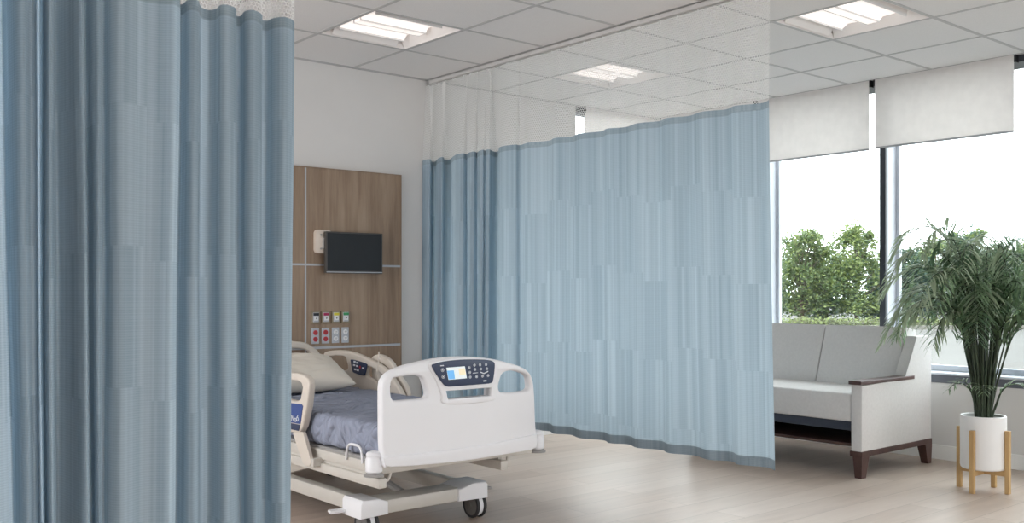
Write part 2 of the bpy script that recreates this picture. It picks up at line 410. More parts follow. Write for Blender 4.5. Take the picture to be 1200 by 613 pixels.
# windows of the right wall; each owns the mullion at its near end
MY = [3.654 + 1.03 * k for k in range(-6, 3)]
def window(name, y0, y1):
    bm = BM()
    box(bm, XW - .004, XW + .03, y0 - .023, y0 + .023, .60, CEIL - .001, .002)                       # dark mullion cap
    box(bm, XW + .03, XW + .22, y0 - .02, y0 + .02, .60, CEIL - .001, mi=1)
    box(bm, XW + .15, XW + .19, y0 + .02, y0 + .045, .64, CEIL - .001, .004, mi=1)
    box(bm, XW + .15, XW + .19, y1 - .045, y1 - .02, .64, CEIL - .001, .004, mi=1)
    box(bm, XW - .004, XW + .22, y0 + .023, y1 - .023, CEIL - .045, CEIL - .001)                    # dark head rail
    box(bm, XW - .012, XW + .22, y0 - .023, y1 - .023, .530, .585, .004, mi=2)                      # slate bottom rail
    box(bm, XW - .02, XW + .20, y0 - .023, y1 - .023, .585, .60, .004, mi=1)                        # pale sill
    box(bm, XW + .15, XW + .19, y0 + .045, y1 - .045, .60, .64, .004, mi=1)
    wdw = tag(obj(name, bm, [M['darkframe'], M['lightframe'], M['sillrail']]), kind='structure')
    bm = BM(); box(bm, XW + .168, XW + .172, y0 + .045, y1 - .045, .64, CEIL - .045); obj('pane', bm, M['glass'], wdw)
    return wdw
for k, (a, b) in enumerate(zip(MY, MY[1:])): window('window_%d' % (k + 1), a, b)
bm = BM()
box(bm, WX0, WX0 + .04, YH + .05, YH + .12, .6, CEIL, mi=1); box(bm, WX1 - .04, WX1, YH + .05, YH + .12, .6, CEIL, mi=1); box(bm, WX0 + .04, WX1 - .04, YH + .05, YH + .12, .6, .66, mi=1)
box(bm, WX0, WX1, YH, YH + .14, CEIL - .05, CEIL - .002)
wf = tag(obj('window_9', bm, [M['darkframe'], M['lightframe']]), kind='structure')
bm = BM(); box(bm, WX0 + .04, WX1 - .04, YH + .083, YH + .087, .66, CEIL - .05); obj('pane', bm, M['glass'], wf)

# daylight portals in the real and added window openings (they only guide the sky's light)
def portal(x, y, z, sx, sy, rot):
    l = bpy.data.lights.new('portal', 'AREA'); l.shape = 'RECTANGLE'; l.size = sx; l.size_y = sy
    try: l.cycles.is_portal = True
    except Exception: return
    o = bpy.data.objects.new('portal', l); COL.objects.link(o); o.location = (x, y, z); o.rotation_euler = rot
portal(XW + .35, (MY[0] + MY[-1]) / 2, 1.65, 2.1, MY[-1] - MY[0], (0, math.radians(90), 0))
portal(3.4, YN - .22, 1.0, 4.4, 1.5, (math.radians(90), 0, 0))
portal(XL - .22, (2.7 + YH) / 2, 1.55, 2.1, YH - 2.7, (0, math.radians(-90), 0))

# ---------------------------------------------------------------- outside
bm = BM(); box(bm, XW + .25, 160, -60, 160, -.75, -.55); tag(obj('ground', bm, M['ground']), kind='structure')
def tree(px, top, D, wid, mats, label, seed, n=9000, base=-.55):
    r = random.Random(seed); d = ray(px, HOR); L = math.hypot(d[0], d[1]); c = Vector((d[0] * D, d[1] * D, base))
    H = EYE + (HOR - top) / F_PX * D - base
    W = wid / F_PX * D
    t = thing('leafy_tree', label, 'tree', c, 'trees beyond the windows')
    bmt = BM(); bmt_pts = [c + Vector((0, 0, 0)), c + Vector((r.uniform(-.1, .1), r.uniform(-.1, .1), H * .4)), c + Vector((r.uniform(-.2, .2), r.uniform(-.2, .2), H * .8))]
    tube(bmt, bmt_pts, [.11, .08, .03], 8)
    clumps = []
    for k in range(44):
        a = r.uniform(0, 6.28); h = r.uniform(.16, .95); rr = W * .5 * math.sqrt(max(0.05, 1 - ((h - .45) / .58) ** 2)) * r.uniform(.3, 1.0)
        p = c + Vector((rr * math.cos(a), rr * math.sin(a), H * h)); s = W * r.uniform(.05, .13) * (1.3 - .6 * h)
        clumps.append((p, s)); tube(bmt, [c + Vector((0, 0, H * h * .6)), p], [.035, .008], 5)
    obj('trunk', bmt, M['bark'], t, True)
    bml = BM()
    for k in range(n):
        p, s = clumps[k % len(clumps)] if k % 11 else (c + Vector((r.gauss(0, W * .2), r.gauss(0, W * .2), H * r.uniform(.12, .85))), .2)
        q = p + Vector((r.gauss(0, s), r.gauss(0, s), r.gauss(0, s * .9)))
        if q.z < base + .1: continue
        e = r.uniform(.035, .08) * D / 30; A = Vector((r.uniform(-1, 1), r.uniform(-1, 1), r.uniform(-.6, .6))).normalized(); B = A.orthogonal().normalized(); B.rotate(Matrix.Rotation(r.uniform(0, 6.28), 3, A))
        vs = [bml.verts.new(q + A * e), bml.verts.new(q + B * e * .5), bml.verts.new(q - A * e), bml.verts.new(q - B * e * .5)]
        f = bml.faces.new(vs); f.material_index = r.randrange(len(mats))

    obj('foliage', bml, [M[x] for x in mats], t)
TREES = [
 (850, 285, 49, 70, ('tree1', 'tree3'), 'green tree wholly behind the middle of the long curtain'),
 (897, 290, 50, 66, ('tree3', 'tree1'), 'dark green tree at the hidden right end of the long curtain'),
 (940, 267, 46, 70, ('tree1', 'tree2', 'tree1'), 'rounded green tree just right of the long curtain edge'),
 (968, 300, 50, 60, ('tree3', 'tree1'), 'low dark bushy tree between two taller trees left of the mullion'),
 (1004, 262, 46.5, 72, ('tree2', 'tree1', 'tree2'), 'yellow-green tree immediately left of the dark mullion'),
 (1040, 305, 50, 66, ('tree3', 'tree1'), 'low tree crossed by the dark mullion behind the sofa'),
 (1066, 292, 46.5, 56, ('tree3', 'tree1', 'tree3'), 'blue-green tree right of the mullion above the sofa corner'),
 (1096, 280, 50, 60, ('tree2', 'tree1'), 'light green tree behind the left side of the palm'),
 (1134, 268, 47, 60, ('tree3', 'tree2', 'tree1'), 'tall tree directly behind the middle of the palm'),
 (1172, 288, 51, 66, ('tree3', 'tree1'), 'green tree behind the right side of the palm'),
 (1208, 280, 46, 66, ('tree1', 'tree2'), 'green tree at the right edge of the view outside'),
]
for k, (px, top, D, wid, ms, lab) in enumerate(TREES): tree(px, top, D, wid, ms, lab, 100 + k)
# clipped hedge below the trees
bm = BM(); r = random.Random(5)
for k in range(6000):
    px = r.uniform(800, 1260); D = r.uniform(43, 43.9); d = ray(px, HOR); q = Vector((d[0] * D, d[1] * D, -.55 + abs(r.gauss(0, .12)) + r.uniform(0, .30)))
    A = Vector((r.uniform(-1, 1), r.uniform(-1, 1), r.uniform(-.6, .8))).normalized(); B = A.orthogonal().normalized(); e = r.uniform(.05, .1)
    bm.faces.new([bm.verts.new(q + A * e), bm.verts.new(q + B * e * .6), bm.verts.new(q - A * e), bm.verts.new(q - B * e * .6)]).material_index = k % 2
tag(obj('hedge', bm, [M['hedge'], M['tree2']]), 'low yellowish green hedge along the foot of the trees outside', 'hedge')
bm = BM()
p0 = ray(795, HOR); p1 = ray(1270, HOR); D = 42
prism(bm, [(p0[0] * D, p0[1] * D), (p1[0] * D, p1[1] * D), (p1[0] * (D + .4), p1[1] * (D + .4)), (p0[0] * (D + .4), p0[1] * (D + .4))], 'z', -.55, -.38)
tag(obj('garden_wall', bm, mottled('grey_garden_wall', (.13, .125, .105), .9, .1, 1.5)), 'low grey kerb wall in front of the hedge outside', 'wall')

# ---------------------------------------------------------------- recessed ceiling lights
def troffer(x0, y1, label):
    x1 = x0 + .62; y0 = y1 - .63; cx, cy = (x0 + x1) / 2, (y0 + y1) / 2
    t = thing('recessed_ceiling_light', label, 'ceiling light', (cx, cy, CEIL), 'recessed square ceiling lights')
    a, b, c, d = x0 + g, x1 - g, y0 + g, y1 - g; h = .09
    bm = BM()
    box(bm, a, b, c, d, CEIL + h, CEIL + h + .01)
    for q in ((a, a + .006, c, d), (b - .006, b, c, d), (a, b, c, c + .006), (a, b, d - .006, d)): box(bm, *q, CEIL - .001, CEIL + h + .001)
    obj('housing', bm, M['troffer'], t)
    # curved reflector wings either side of the lens (running along x)
    bm = BM()
    for s in (1, -1):
        prof = [(.205, .03), (.21, .05), (.225, .055), (.24, .052), (.26, .038), (.275, .022), (.290, .004)]
        pr = crom(prof, 4)
        va = [bm.verts.new((a + .07, cy + s * q[0], CEIL + q[1])) for q in pr]; vb = [bm.verts.new((b - .07, cy + s * q[0], CEIL + q[1])) for q in pr]
        for i in range(len(pr) - 1): bm.faces.new((va[i], va[i + 1], vb[i + 1], vb[i]))
    for s, e in ((a, a + .07), (b, b - .07)):
        vs = [bm.verts.new((s + (.006 if s == a else -.006), c + .01, CEIL + .004)), bm.verts.new((s + (.006 if s == a else -.006), d - .01, CEIL + .004)), bm.verts.new((e, d - .03, CEIL + .082)), bm.verts.new((e, c + .03, CEIL + .082))]
        bm.faces.new(vs)
    obj('reflector', bm, M['troffer'], t, True)
    bm = BM(); prism(bm, [(cy - .20, CEIL + .025), (cy - .16, CEIL + .05), (cy - .06, CEIL + .045), (cy - .035, CEIL + .02), (cy + .035, CEIL + .02), (cy + .06, CEIL + .045), (cy + .16, CEIL + .05), (cy + .20, CEIL + .025), (cy + .20, CEIL + .07), (cy - .20, CEIL + .07)], 'x', a + .075, b - .075)
    obj('lens', bm, M['lens'], t)
    for q in (cy - .203, cy + .197, cy - .040, cy + .034):
        bm = BM(); box(bm, a + .07, b - .07, q, q + .006, CEIL + .016, CEIL + .07); obj('lens_divider', bm, M['white'], t)
    return t
for i, j in troffers:
    lab = 'recessed square ceiling light outside the view, over the near part of the room'
    if (i, j) == (0, 0): lab = 'recessed square ceiling light above the headwall, left of the long curtain track'
    if (i, j) == (3, 0): lab = 'recessed square ceiling light seen through the white net of the long curtain'
    if (i, j) == (3, 3): lab = 'recessed square ceiling light above the window side, right of the long curtain'
    if (i, j) == (-3, 0): lab = 'recessed square ceiling light hidden behind the near left curtain'
    t = troffer(grid_x(i), grid_y(j), lab)
    
# ---------------------------------------------------------------- curtain tracks
def track(name, x0, x1, y0, y1, label):
    t = thing(name, label, 'curtain track', ((x0 + x1) / 2, (y0 + y1) / 2, CEIL - .03))
    bm = BM()
    if x1 - x0 < .1:   # along y
        X = (x0 + x1) / 2
        box(bm, X - .020, X - .012, y0, y1, CEIL - .034, CEIL - .003, .001); box(bm, X + .012, X + .020, y0, y1, CEIL - .034, CEIL - .003, .001); box(bm, X - .02, X + .02, y0, y1, CEIL - .008, CEIL - .003)
        obj('rail', bm, M['track'], t); bm = BM(); box(bm, X - .024, X + .024, y1 - .005, y1 + .02, CEIL - .04, CEIL - .003, .004); obj('end_cap', bm, M['bedgrey'], t)
    else:
        Y = (y0 + y1) / 2
        box(bm, x0, x1, Y - .020, Y - .012, CEIL - .034, CEIL - .003, .001); box(bm, x0, x1, Y + .012, Y + .020, CEIL - .034, CEIL - .003, .001); box(bm, x0, x1, Y - .02, Y + .02, CEIL - .008, CEIL - .003)
        obj('rail', bm, M['track'], t); bm = BM(); box(bm, x1 - .005, x1 + .02, Y - .024, Y + .024, CEIL - .04, CEIL - .003, .004); obj('end_cap', bm, M['bedgrey'], t)
    return t
track('curtain_track', 4.05, 4.09, 1.2, 5.775, 'grey ceiling track carrying the long net-topped curtain')
track('curtain_track', -.6, 1.75, 3.095, 3.135, 'grey ceiling track above the near left curtain, out of view')

# ---------------------------------------------------------------- curtains
def curtain(path_top, path_bot, z_hem, label, line, name='privacy_curtain'):
    """paths: equal-length control lists of (x,y). line(p)-> nearest point on the track."""
    A = crom(path_top, 8); B = crom(path_bot, 8)
    S = [0]
    for i in range(1, len(A)): S.append(S[-1] + math.dist(A[i], A[i - 1]) * .5 + math.dist(B[i], B[i - 1]) * .5)
    ZT, ZB, ZN = 2.112, .280, CEIL - .042
    cx = sum(a[0] for a in A) / len(A); cy = sum(a[1] for a in A) / len(A)
    t = thing(name, label, 'curtain', (cx, cy, ZB), None)
    def pos(i, z):
        if z <= ZT:
            k = (ZT - z) / (ZT - ZB); k = k ** 1.2
            x = A[i][0] * (1 - k) + B[i][0] * k; y = A[i][1] * (1 - k) + B[i][1] * k
            n = noise.noise(Vector((S[i] * 3, z * .9, 3.3))) * .010 * min(1, k * 3)
            return (x + n, y + n, z)
        k = (z - ZT) / (ZN - ZT); L = line(A[i]); k2 = k * .62
        return (A[i][0] * (1 - k2) + L[0] * k2, A[i][1] * (1 - k2) + L[1] * k2, z)
    def sheet(nm, z0, z1, rows, m, off=0.0):
        bm = BM(); uvl = bm.loops.layers.uv.new('UVMap'); V = []
        for j in range(rows + 1):
            z = z0 + (z1 - z0) * j / rows; V.append([bm.verts.new(pos(i, z)) for i in range(len(A))])
        for j in range(rows):
            for i in range(len(A) - 1):
                f = bm.faces.new((V[j][i], V[j][i + 1], V[j + 1][i + 1], V[j + 1][i])); f.smooth = True
                for lp, (ii, jj) in zip(f.loops, ((i, j), (i + 1, j), (i + 1, j + 1), (i, j + 1))): lp[uvl].uv = (S[ii], z0 + (z1 - z0) * jj / rows)
        return obj(nm, bm, m, t, True)
    sheet('cloth', ZB + z_hem, ZT - .035, 36, M['cloth'])
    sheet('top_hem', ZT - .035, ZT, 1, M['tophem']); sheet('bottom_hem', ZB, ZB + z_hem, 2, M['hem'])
    sheet('net', ZT, ZN, 10, M['net'])
    n = 0; nxt = .05
    while n < 60 and nxt < S[-1]:
        i = min(range(len(S)), key=lambda q: abs(S[q] - nxt)); p = pos(i, ZN); L = line(A[i])
        bm = BM(); tube(bm, [(p[0], p[1], ZN - .012), (p[0], p[1], ZN + .002), (L[0], L[1], CEIL - .0355)], .0022, 6)
        obj('hook', bm, M['white'], t); nxt += .16; n += 1
    return t
# near left curtain, runs along x
def P1(L, zf=1.0): 
    out = []
    for (p, Y) in L:
        d = ray(p, HOR); out.append((d[0] / d[1] * Y, Y))
    return out
# (pixel at top, pixel at bottom, depth)
LC = [(-150,-150,3.10),(-120,-120,3.05),(-95,-92,3.16),(-70,-66,3.06),(-40,-34,3.05),(-20,-8,3.06),(-6,10,3.08),(-3,14,3.10),(-8,9,3.19),(2,17,3.24),(9,22,3.16),(18,28,3.085),(28,35,3.055),(34,40.5,3.085),(38,44,3.09),(41.5,47,3.12),(42.5,49,3.18),(44.5,51.5,3.25),(47.5,53.5,3.25),(50,55,3.18),(54,58,3.09),(60,62,3.055),(64,66,3.08),(64,66,3.11),(60,62,3.18),(66,69,3.22),(78,81,3.16),(88,93,3.09),(95,103,3.055),(98,107,3.07),(98.5,107.5,3.10),(95,104,3.14),(100,109,3.15),(107,112,3.09),(115,116,3.055),(119.5,119,3.075),(120,119.5,3.10),(117,117,3.14),(123,122,3.15),(130,126,3.095),(142,140,3.055),(155,152,3.06),(170,165,3.075),(188,180,3.065),(203,196,3.04),(210,203,3.06),(211,204,3.10),(206,199,3.145),(213,207,3.155),(220,216,3.085),(227,225,3.06),(233,232,3.075),(234,233,3.11),(237,236,3.15),(246,245,3.16),(254,253,3.12),(258,258,3.07),(266,266,3.05),(275,277,3.065),(277,281,3.10),(273,277,3.16),(281,284,3.165),(287,289,3.085),(296,297,3.05),(304,303.5,3.065),(307.5,306.5,3.10),(306,305,3.15),(313,311,3.155),(321,318,3.10),(333,329,3.06),(342,337,3.075),(345,340,3.12),(341,337,3.16)]
curtain(P1([(a, 3.075 + (c - 3.075) * .85) for a, b, c in LC]), P1([(b, 3.08 + (c - 3.08) * 1.05) for a, b, c in LC]), .05,
        'heavily pleated blue privacy curtain filling the near left, net top barely visible', lambda p: (p[0], 3.115))
# long curtain, runs along y
def P2(L):
    out = []
    for (p, X) in L:
        d = ray(p, HOR); out.append((X, d[1] / d[0] * X))
    return out
RC = [(492,4.07),(496,4.02),(501,4.01),(505,4.03),(506,4.10),(510,4.12),(513,4.05),(517,4.015),(520,4.04),(521,4.11),(527,4.13),(531,4.06),(535,4.02),(542,4.015),(545,4.04),(547,4.07),(550,4.03),(555,4.02),(557.5,4.05),(559,4.07),(562,4.03),(566,4.02),(568,4.05),(570,4.04),(574,4.05),(578,4.12),(583,4.15),(584.5,4.08),(586,4.03),(594,4.02),(604,4.04),(610,4.075)]
y0 = P2([(610, 4.075)])[0][1]
rc = P2(RC); r = random.Random(3); y = y0 - .07; k = 0
pd = [.13, .145, .15, .14, .15, .14, .155, .14, .13]
up = []
ph = 0
ytop = []
yy = y0
while yy > 2.95:
    half = .115 + .02 * math.sin(k * 1.7); yy -= half
    if yy < 2.92: break
    up.append((4.05 if k % 2 == 0 else 4.092, yy)); k += 1
up.append((4.055, 2.858))
rc_top = rc + up
def flare(q):
    yb = q[1] - .045 * max(0, (5.0 - q[1]) / 2.15) ** 2
    return (4.07 + (q[0] - 4.07) * 1.15, yb + .012 * math.sin(q[1] * 9))
rc_bot = [flare(q) for q in rc_top]
curtain(rc_top, rc_bot, .05, 'long pale blue privacy curtain with white net top dividing bed from sofa', lambda p: (4.07, p[1]))

# ---------------------------------------------------------------- roller blinds
def blind(y0, y1, zb, label, X=XW - .045):
    t = thing('roller_blind', label, 'blind', (X, (y0 + y1) / 2, zb), 'roller blinds at the window wall')
    bm = BM(); box(bm, X - .0012, X + .0012, y0, y1, zb + .012, CEIL - .004); obj('shade', bm, M['blind'], t)
    bm = BM(); box(bm, X - .005, X + .005, y0, y1, zb, zb + .014, .003); obj('bottom_bar', bm, M['alu'], t)
    bm = BM(); cyl(bm, (X + .022, (y0 + y1) / 2, CEIL - .03), .019, y1 - y0 - .01, 'y', 16); obj('roller', bm, M['blind'], t, True, auto=40)
    for q in (y1, y0 - .012): bm = BM(); box(bm, X - .002, X + .043, q, q + .012, CEIL - .052, CEIL - .004); obj('end_bracket', bm, M['black'], t)
    return t
blind(3.735, 4.70, 1.017 + EYE, 'white roller blind half lowered over the window beside the long curtain')
blind(2.72, 3.69, 1.023 + EYE, 'white roller blind half lowered over the window at the upper right')
blind(4.75, 5.73, 1.02 + EYE, 'white roller blind behind the long curtain, nearest the far corner')
X0, X1 = 5.64, 6.5
t = thing('roller_blind', 'cream roller blind on the far wall, glimpsed through the net curtain top', 'blind', ((X0 + X1) / 2, YH - .03, 1.0))
bm = BM(); box(bm, X0, X1, YH - .031, YH - .029, 1.0, CEIL - .004); obj('shade', bm, M['blind'], t)
bm = BM(); box(bm, X0, X1, YH - .035, YH - .025, .988, 1.0, .003); obj('bottom_bar', bm, M['alu'], t)
bm = BM(); box(bm, X0 - .012, X0, YH - .05, YH - .004, CEIL - .05, CEIL - .004); obj('end_bracket', bm, M['black'], t)

# ---------------------------------------------------------------- wooden headwall panel and what hangs on it
PX0, PX1, PZ = 2.10, 3.815, 1.17 + .812
t = thing('headwall_panel', 'brown wood veneer wall panel behind the bed with thin metal strips', 'wall panel', ((PX0 + PX1) / 2, YH - .02, 0))
bm = BM()
sx = 3.068; s1, s2 = 1.170 + .169, 1.17 - .386
for (a, b) in ((PX0, 2.48), (2.488, sx - .006), (sx + .006, PX1)):
    for (c, d) in ((.02, s2 - .008), (s2 + .008, s1 - .007), (s1 + .007, PZ)): box(bm, a, b, YH - .028, YH - .001, c, d, .001, 1)
obj('veneer_board', bm, M['panelwood'], t)
for (a, b, c, d) in ((PX0, PX1, s1 - .007, s1 + .007), (PX0, PX1, s2 - .008, s2 + .008)):
    bm = BM(); box(bm, a, b, YH - .030, YH - .004, c, d); obj('horizontal_metal_strip', bm, M['alu'], t)
bm = BM(); box(bm, sx - .006, sx + .006, YH - .0295, YH - .004, .02, PZ); obj('vertical_metal_strip', bm, M['alu'], t)
bm = BM(); box(bm, PX1, PX1 + .008, YH - .032, YH - .001, .02, PZ + .008); box(bm, PX0, PX1, YH - .032, YH - .001, PZ, PZ + .008); obj('edge_trim', bm, M['panelwood'], t)
WF = YH - .028
# monitor
YM = WF - .075
m0 = ony(382, 271, YM); m1 = ony(448.5, 321, YM)
t = thing('wall_monitor', 'black flat monitor on a wall arm over the wooden panel', 'monitor', ((m0[0] + m1[0]) / 2, WF, m1[2]))
bm = BM(); box(bm, m0[0], m1[0], YM, YM + .032, m1[2], m0[2], .004); obj('housing', bm, M['bezel'], t)
bm = BM(); box(bm, m0[0] + .011, m1[0] - .009, YM - .0015, YM + .002, m1[2] + .018, m0[2] - .010, .001); obj('screen', bm, M['screen'], t)
bm = BM(); box(bm, m0[0] + .004, m1[0] - .004, YM - .002, YM + .001, m1[2] + .005, m1[2] + .011); obj('lower_bezel_strip', bm, M['alu'], t)
a0 = ony(370, 269, WF - .03); a1 = ony(383.5, 297, WF - .03)
bm = BM(); prism(bm, rrect(a0[0], a1[0] + .03, a1[2], a0[2], .02), 'y', WF - .035, WF, bev=.004); obj('mount_plate', bm, M['mount'], t, True, auto=40)
bm = BM(); cyl(bm, (a0[0] + .035, WF - .04, a0[2] - .035), .006, .01, 'y'); cyl(bm, (a0[0] + .035, WF - .04, a1[2] + .03), .006, .01, 'y')
box(bm, a0[0] + .045, a0[0] + .075, WF - .05, WF - .03, a1[2] + .03, a0[2] - .05, .006)
obj('mount_fitting', bm, M['bedgrey'], t)
bm = BM(); box(bm, a1[0] - .02, m0[0] + .22, YM + .03, WF - .02, (m0[2] + m1[2]) / 2 + .0, (m0[2] + m1[2]) / 2 + .06, .006); obj('arm', bm, M['mount'], t)
# medical gas outlets and sockets
GX = [3.137, 3.213, 3.290, 3.364]; ZG = 1.17 - .183; ZE = 1.17 - .306
for x, nm, c in zip(GX, ('black', 'crimson', 'yellow', 'green'), ((.02, .02, .025), (.40, .02, .09), (.70, .62, .05), (.05, .32, .12))):
    t = thing('medical_gas_outlet', 'square bronze medical gas outlet with a %s tag on the wooden panel' % nm, 'wall outlet', (x, WF, ZG), 'gas outlets in the upper row')
    bm = BM(); box(bm, x - .031, x + .031, WF - .012, WF, ZG - .042, ZG + .042, .003); obj('frame', bm, M['olive'], t)
    bm = BM(); box(bm, x - .021, x + .021, WF - .018, WF - .008, ZG - .030, ZG + .033, .002); obj('face_plate', bm, M['steelplate'], t)
    bm = BM(); box(bm, x - .020, x + .020, WF - .021, WF - .016, ZG + .012, ZG + .030, .001); obj('colour_tag', bm, mat('%s_tag' % nm, c, .4), t)
    bm = BM(); box(bm, x - .015, x + .015, WF - .022, WF - .016, ZG - .020, ZG + .010, .001); obj('connector_plate', bm, M['white'], t)
    bm = BM(); box(bm, x - .006, x + .006, WF - .0235, WF - .0205, ZG - .0065, ZG - .0035); box(bm, x - .0015, x + .0015, WF - .0235, WF - .0205, ZG - .011, ZG + .001); obj('plus_socket', bm, M['black'], t)
for k, x in enumerate(GX):
    red = k < 2
    lab = ['double wall socket with red receptacles, the leftmost of the lower row', 'double wall socket with red receptacles, second in the lower row', 'double wall socket with pale receptacles, directly right of the red ones', 'double wall socket with pale receptacles at the right end of the row'][k]
    t = thing('wall_socket', lab, 'wall socket', (x, WF, ZE), 'sockets in the lower row')
    bm = BM(); box(bm, x - .028, x + .028, WF - .008, WF, ZE - .053, ZE + .053, .003); obj('cover_plate', bm, M['steelplate'], t)
    for s in (-1, 1):
        bm = BM(); cyl(bm, (x, WF - .010, ZE + s * .022), .0165, .006, 'y', 20, bev=.001); rc_ = obj('receptacle', bm, M['red'] if red else M['white'], t)
        bm = BM()
        for q in (-.006, .006): box(bm, x + q - .001, x + q + .001, WF - .0138, WF - .0125, ZE + s * .022 - .002, ZE + s * .022 + .008)
        cyl(bm, (x, WF - .0133, ZE + s * .022 - .007), .002, .0012, 'y', 8)
        obj('socket_slot', bm, M['black'] if not red else M['bezel'], rc_)
    bm = BM(); cyl(bm, (x, WF - .009, ZE), .003, .003, 'y', 10); obj('screw', bm, M['alu'], t)

# ---------------------------------------------------------------- hospital bed
YF = 3.60
bed = thing('hospital_bed', 'white and cream hospital bed with navy foot control panel, beside the long curtain', 'bed', (2.74, 4.65, 0))
def fz(pts, Y=YF): return [(lambda q: (q[0], q[2]))(ony(x, y, Y)) for x, y in pts]
outline = fz([(452, 546.5), (449.5, 520), (449, 480), (449.3, 452), (452, 444), (459, 436.5), (473, 430), (489, 425.6), (512, 420.7), (542.6, 418), (573, 420), (595.8, 424.8), (614.8, 431.3), (624, 440.8), (627.3, 456), (628.8, 494), (630, 511), (629, 524), (622, 527.5), (592, 532.7), (554, 538.8), (516, 543.4), (480, 546.5), (458, 547.5)])
def shp(l): return crom(l, 4, True)
h1 = shp(fz([(461, 445), (466, 442.5), (484, 440), (496, 442), (500, 450), (503, 462), (498, 467.5), (480, 469), (464, 470), (459.5, 464), (459.2, 452)]))
h2 = shp(fz([(587, 446), (591, 437.5), (601, 434.5), (613, 437), (620, 441), (622, 450), (621.5, 456), (615, 459), (598, 460.5), (588, 459.5), (585.5, 454)]))
h3 = fz([(523, 458.5), (575.5, 454.5), (575, 463.8), (525.5, 468)])
fb = obj('footboard', plate([shp(outline), h1, h2, h3], .05, .012, 'y', YF + .03), M['bedwhite'], bed, True, auto=35)
# thicker lower skirt and centre pod of the footboard
sk = fz([(451, 546), (449.5, 536), (480, 533), (530, 527), (580, 519.5), (629, 508.5), (630, 516), (629, 524), (622, 527.5), (592, 532.7), (554, 538.8), (516, 543.4), (480, 546.5), (458, 547.5)], YF)
bm = plate([sk], .064, .006, 'y', YF + .03); obj('footboard_skirt', bm, M['bedwhite'], bed, True, auto=35)
pod = fz([(502, 427), (520, 421), (543, 418.8), (570, 420.5), (582, 424.5), (582, 440), (578.5, 458), (577, 470), (523, 474), (517, 462), (511, 446)])
bm = plate([shp(pod), h3], .062, .008, 'y', YF + .028); obj('footboard_pod', bm, M['bedwhite'], bed, True, auto=35)
YP = YF - .006
pn = crom(fz([(506.5, 430), (511, 426), (525, 423), (545, 421.4), (568, 421.6), (577, 423.6), (579.3, 428), (577.5, 444), (574.5, 449), (560, 450.5), (530, 453), (523, 452.6), (518, 448)], YP), 4, True)
cp = obj('control_panel', plate([pn], .012, .003, 'y', YP), M['navy'], bed, True, auto=35)
YS = YP - .0065
def qd(pts, m, name, th=.0015, Y=YS, par=None):
    bm = BM(); prism(bm, fz(pts, Y), 'y', Y - th, Y + .002); return obj(name, bm, m, par or cp)
scr = qd([(523, 431), (544.5, 429.3), (547, 443.3), (525.5, 445.2)], M['lcd'], 'screen')
qd([(523.6, 434.5), (531.5, 434), (533, 444), (525.6, 444.6)], M['lcdblue'], 'screen_picture', .0022)
qd([(537, 432), (544.3, 431.5), (545.6, 438.8), (538, 439.3)], M['lcdtan'], 'screen_text_block', .0022)
for (a, b) in ((550, 431), (550.5, 436.5), (551, 442), (556, 428), (556.5, 433), (558.5, 441.5), (562.5, 427.6), (563.5, 432.5), (565.5, 440.8), (569.5, 427.4), (570.5, 432.2), (572, 440.2), (518.6, 433.8), (519.4, 441.6)):
    c = ony(a, b, YS); big = a < 520; R = .0085 if big else .0068
    bm = BM(); lathe(bm, [(R - .0016, -.001), (R - .0016, .001), (R, .001), (R, -.001)], c, 18, axis='y', closed=True)
    box(bm, c[0] - .0025, c[0] + .0025, c[1] - .001, c[1] + .001, c[2] - .0032, c[2] + .0032)
    obj('button', bm, M['iconwhite'], cp)
bm = BM()
for pts in ([(554, 437), (560, 436.4), (560, 437.1), (554, 437.8)], [(563, 435.6), (567, 437.2), (572, 434.6), (572, 435.8), (567, 438.4), (563, 436.8)], [(566.5, 445.6), (570, 445.3), (570, 447), (566.5, 447.3)], [(516, 428.2), (520, 427.9), (520, 429), (516, 429.3)]):
    prism(bm, fz(pts, YS), 'y', YS - .001, YS + .002)
obj('symbol', bm, M['iconwhite'], cp)
# headboard
hb = shp([(2.36, .50), (2.36, .74), (2.40, .80), (2.50, .835), (2.74, .85), (2.98, .835), (3.06, .80), (3.11, .76), (3.12, .70), (3.12, .50), (3.0, .46), (2.74, .46), (2.48, .46)])
hh = shp([(2.46, .72), (2.50, .79), (2.74, .805), (2.98, .79), (3.05, .76), (3.06, .72), (2.95, .70), (2.74, .70), (2.55, .70)])
obj('headboard', plate([hb, hh], .045, .012, 'y', 5.70), M['bedcream'], bed, True, auto=35)
# deck frame
XA, XB = 2.30, 3.17
bm = BM()
for X in (XA, XB):
    box(bm, X, X + .04, 3.68, 5.66, .350, .398, .006)
    e = 0 if X == XA else -.17
    box(bm, X + .012 + e, X + .035 + e, 3.70, 5.66, .33, .352); box(bm, X - .004 + e, X + .04 + e, 3.66, 5.66, .288, .334, .006)
for Y in (3.66, 4.5, 5.60): box(bm, XA + .01, XB + .03, Y, Y + .05, .352, .39, .005)
obj('deck_frame', bm, M['bedmetal'], bed, True, auto=30)
bm = BM(); box(bm, XA + .02, XB + .02, 3.70, 5.64, .385, .41, .006); obj('mattress_platform', bm, M['bedgrey'], bed)
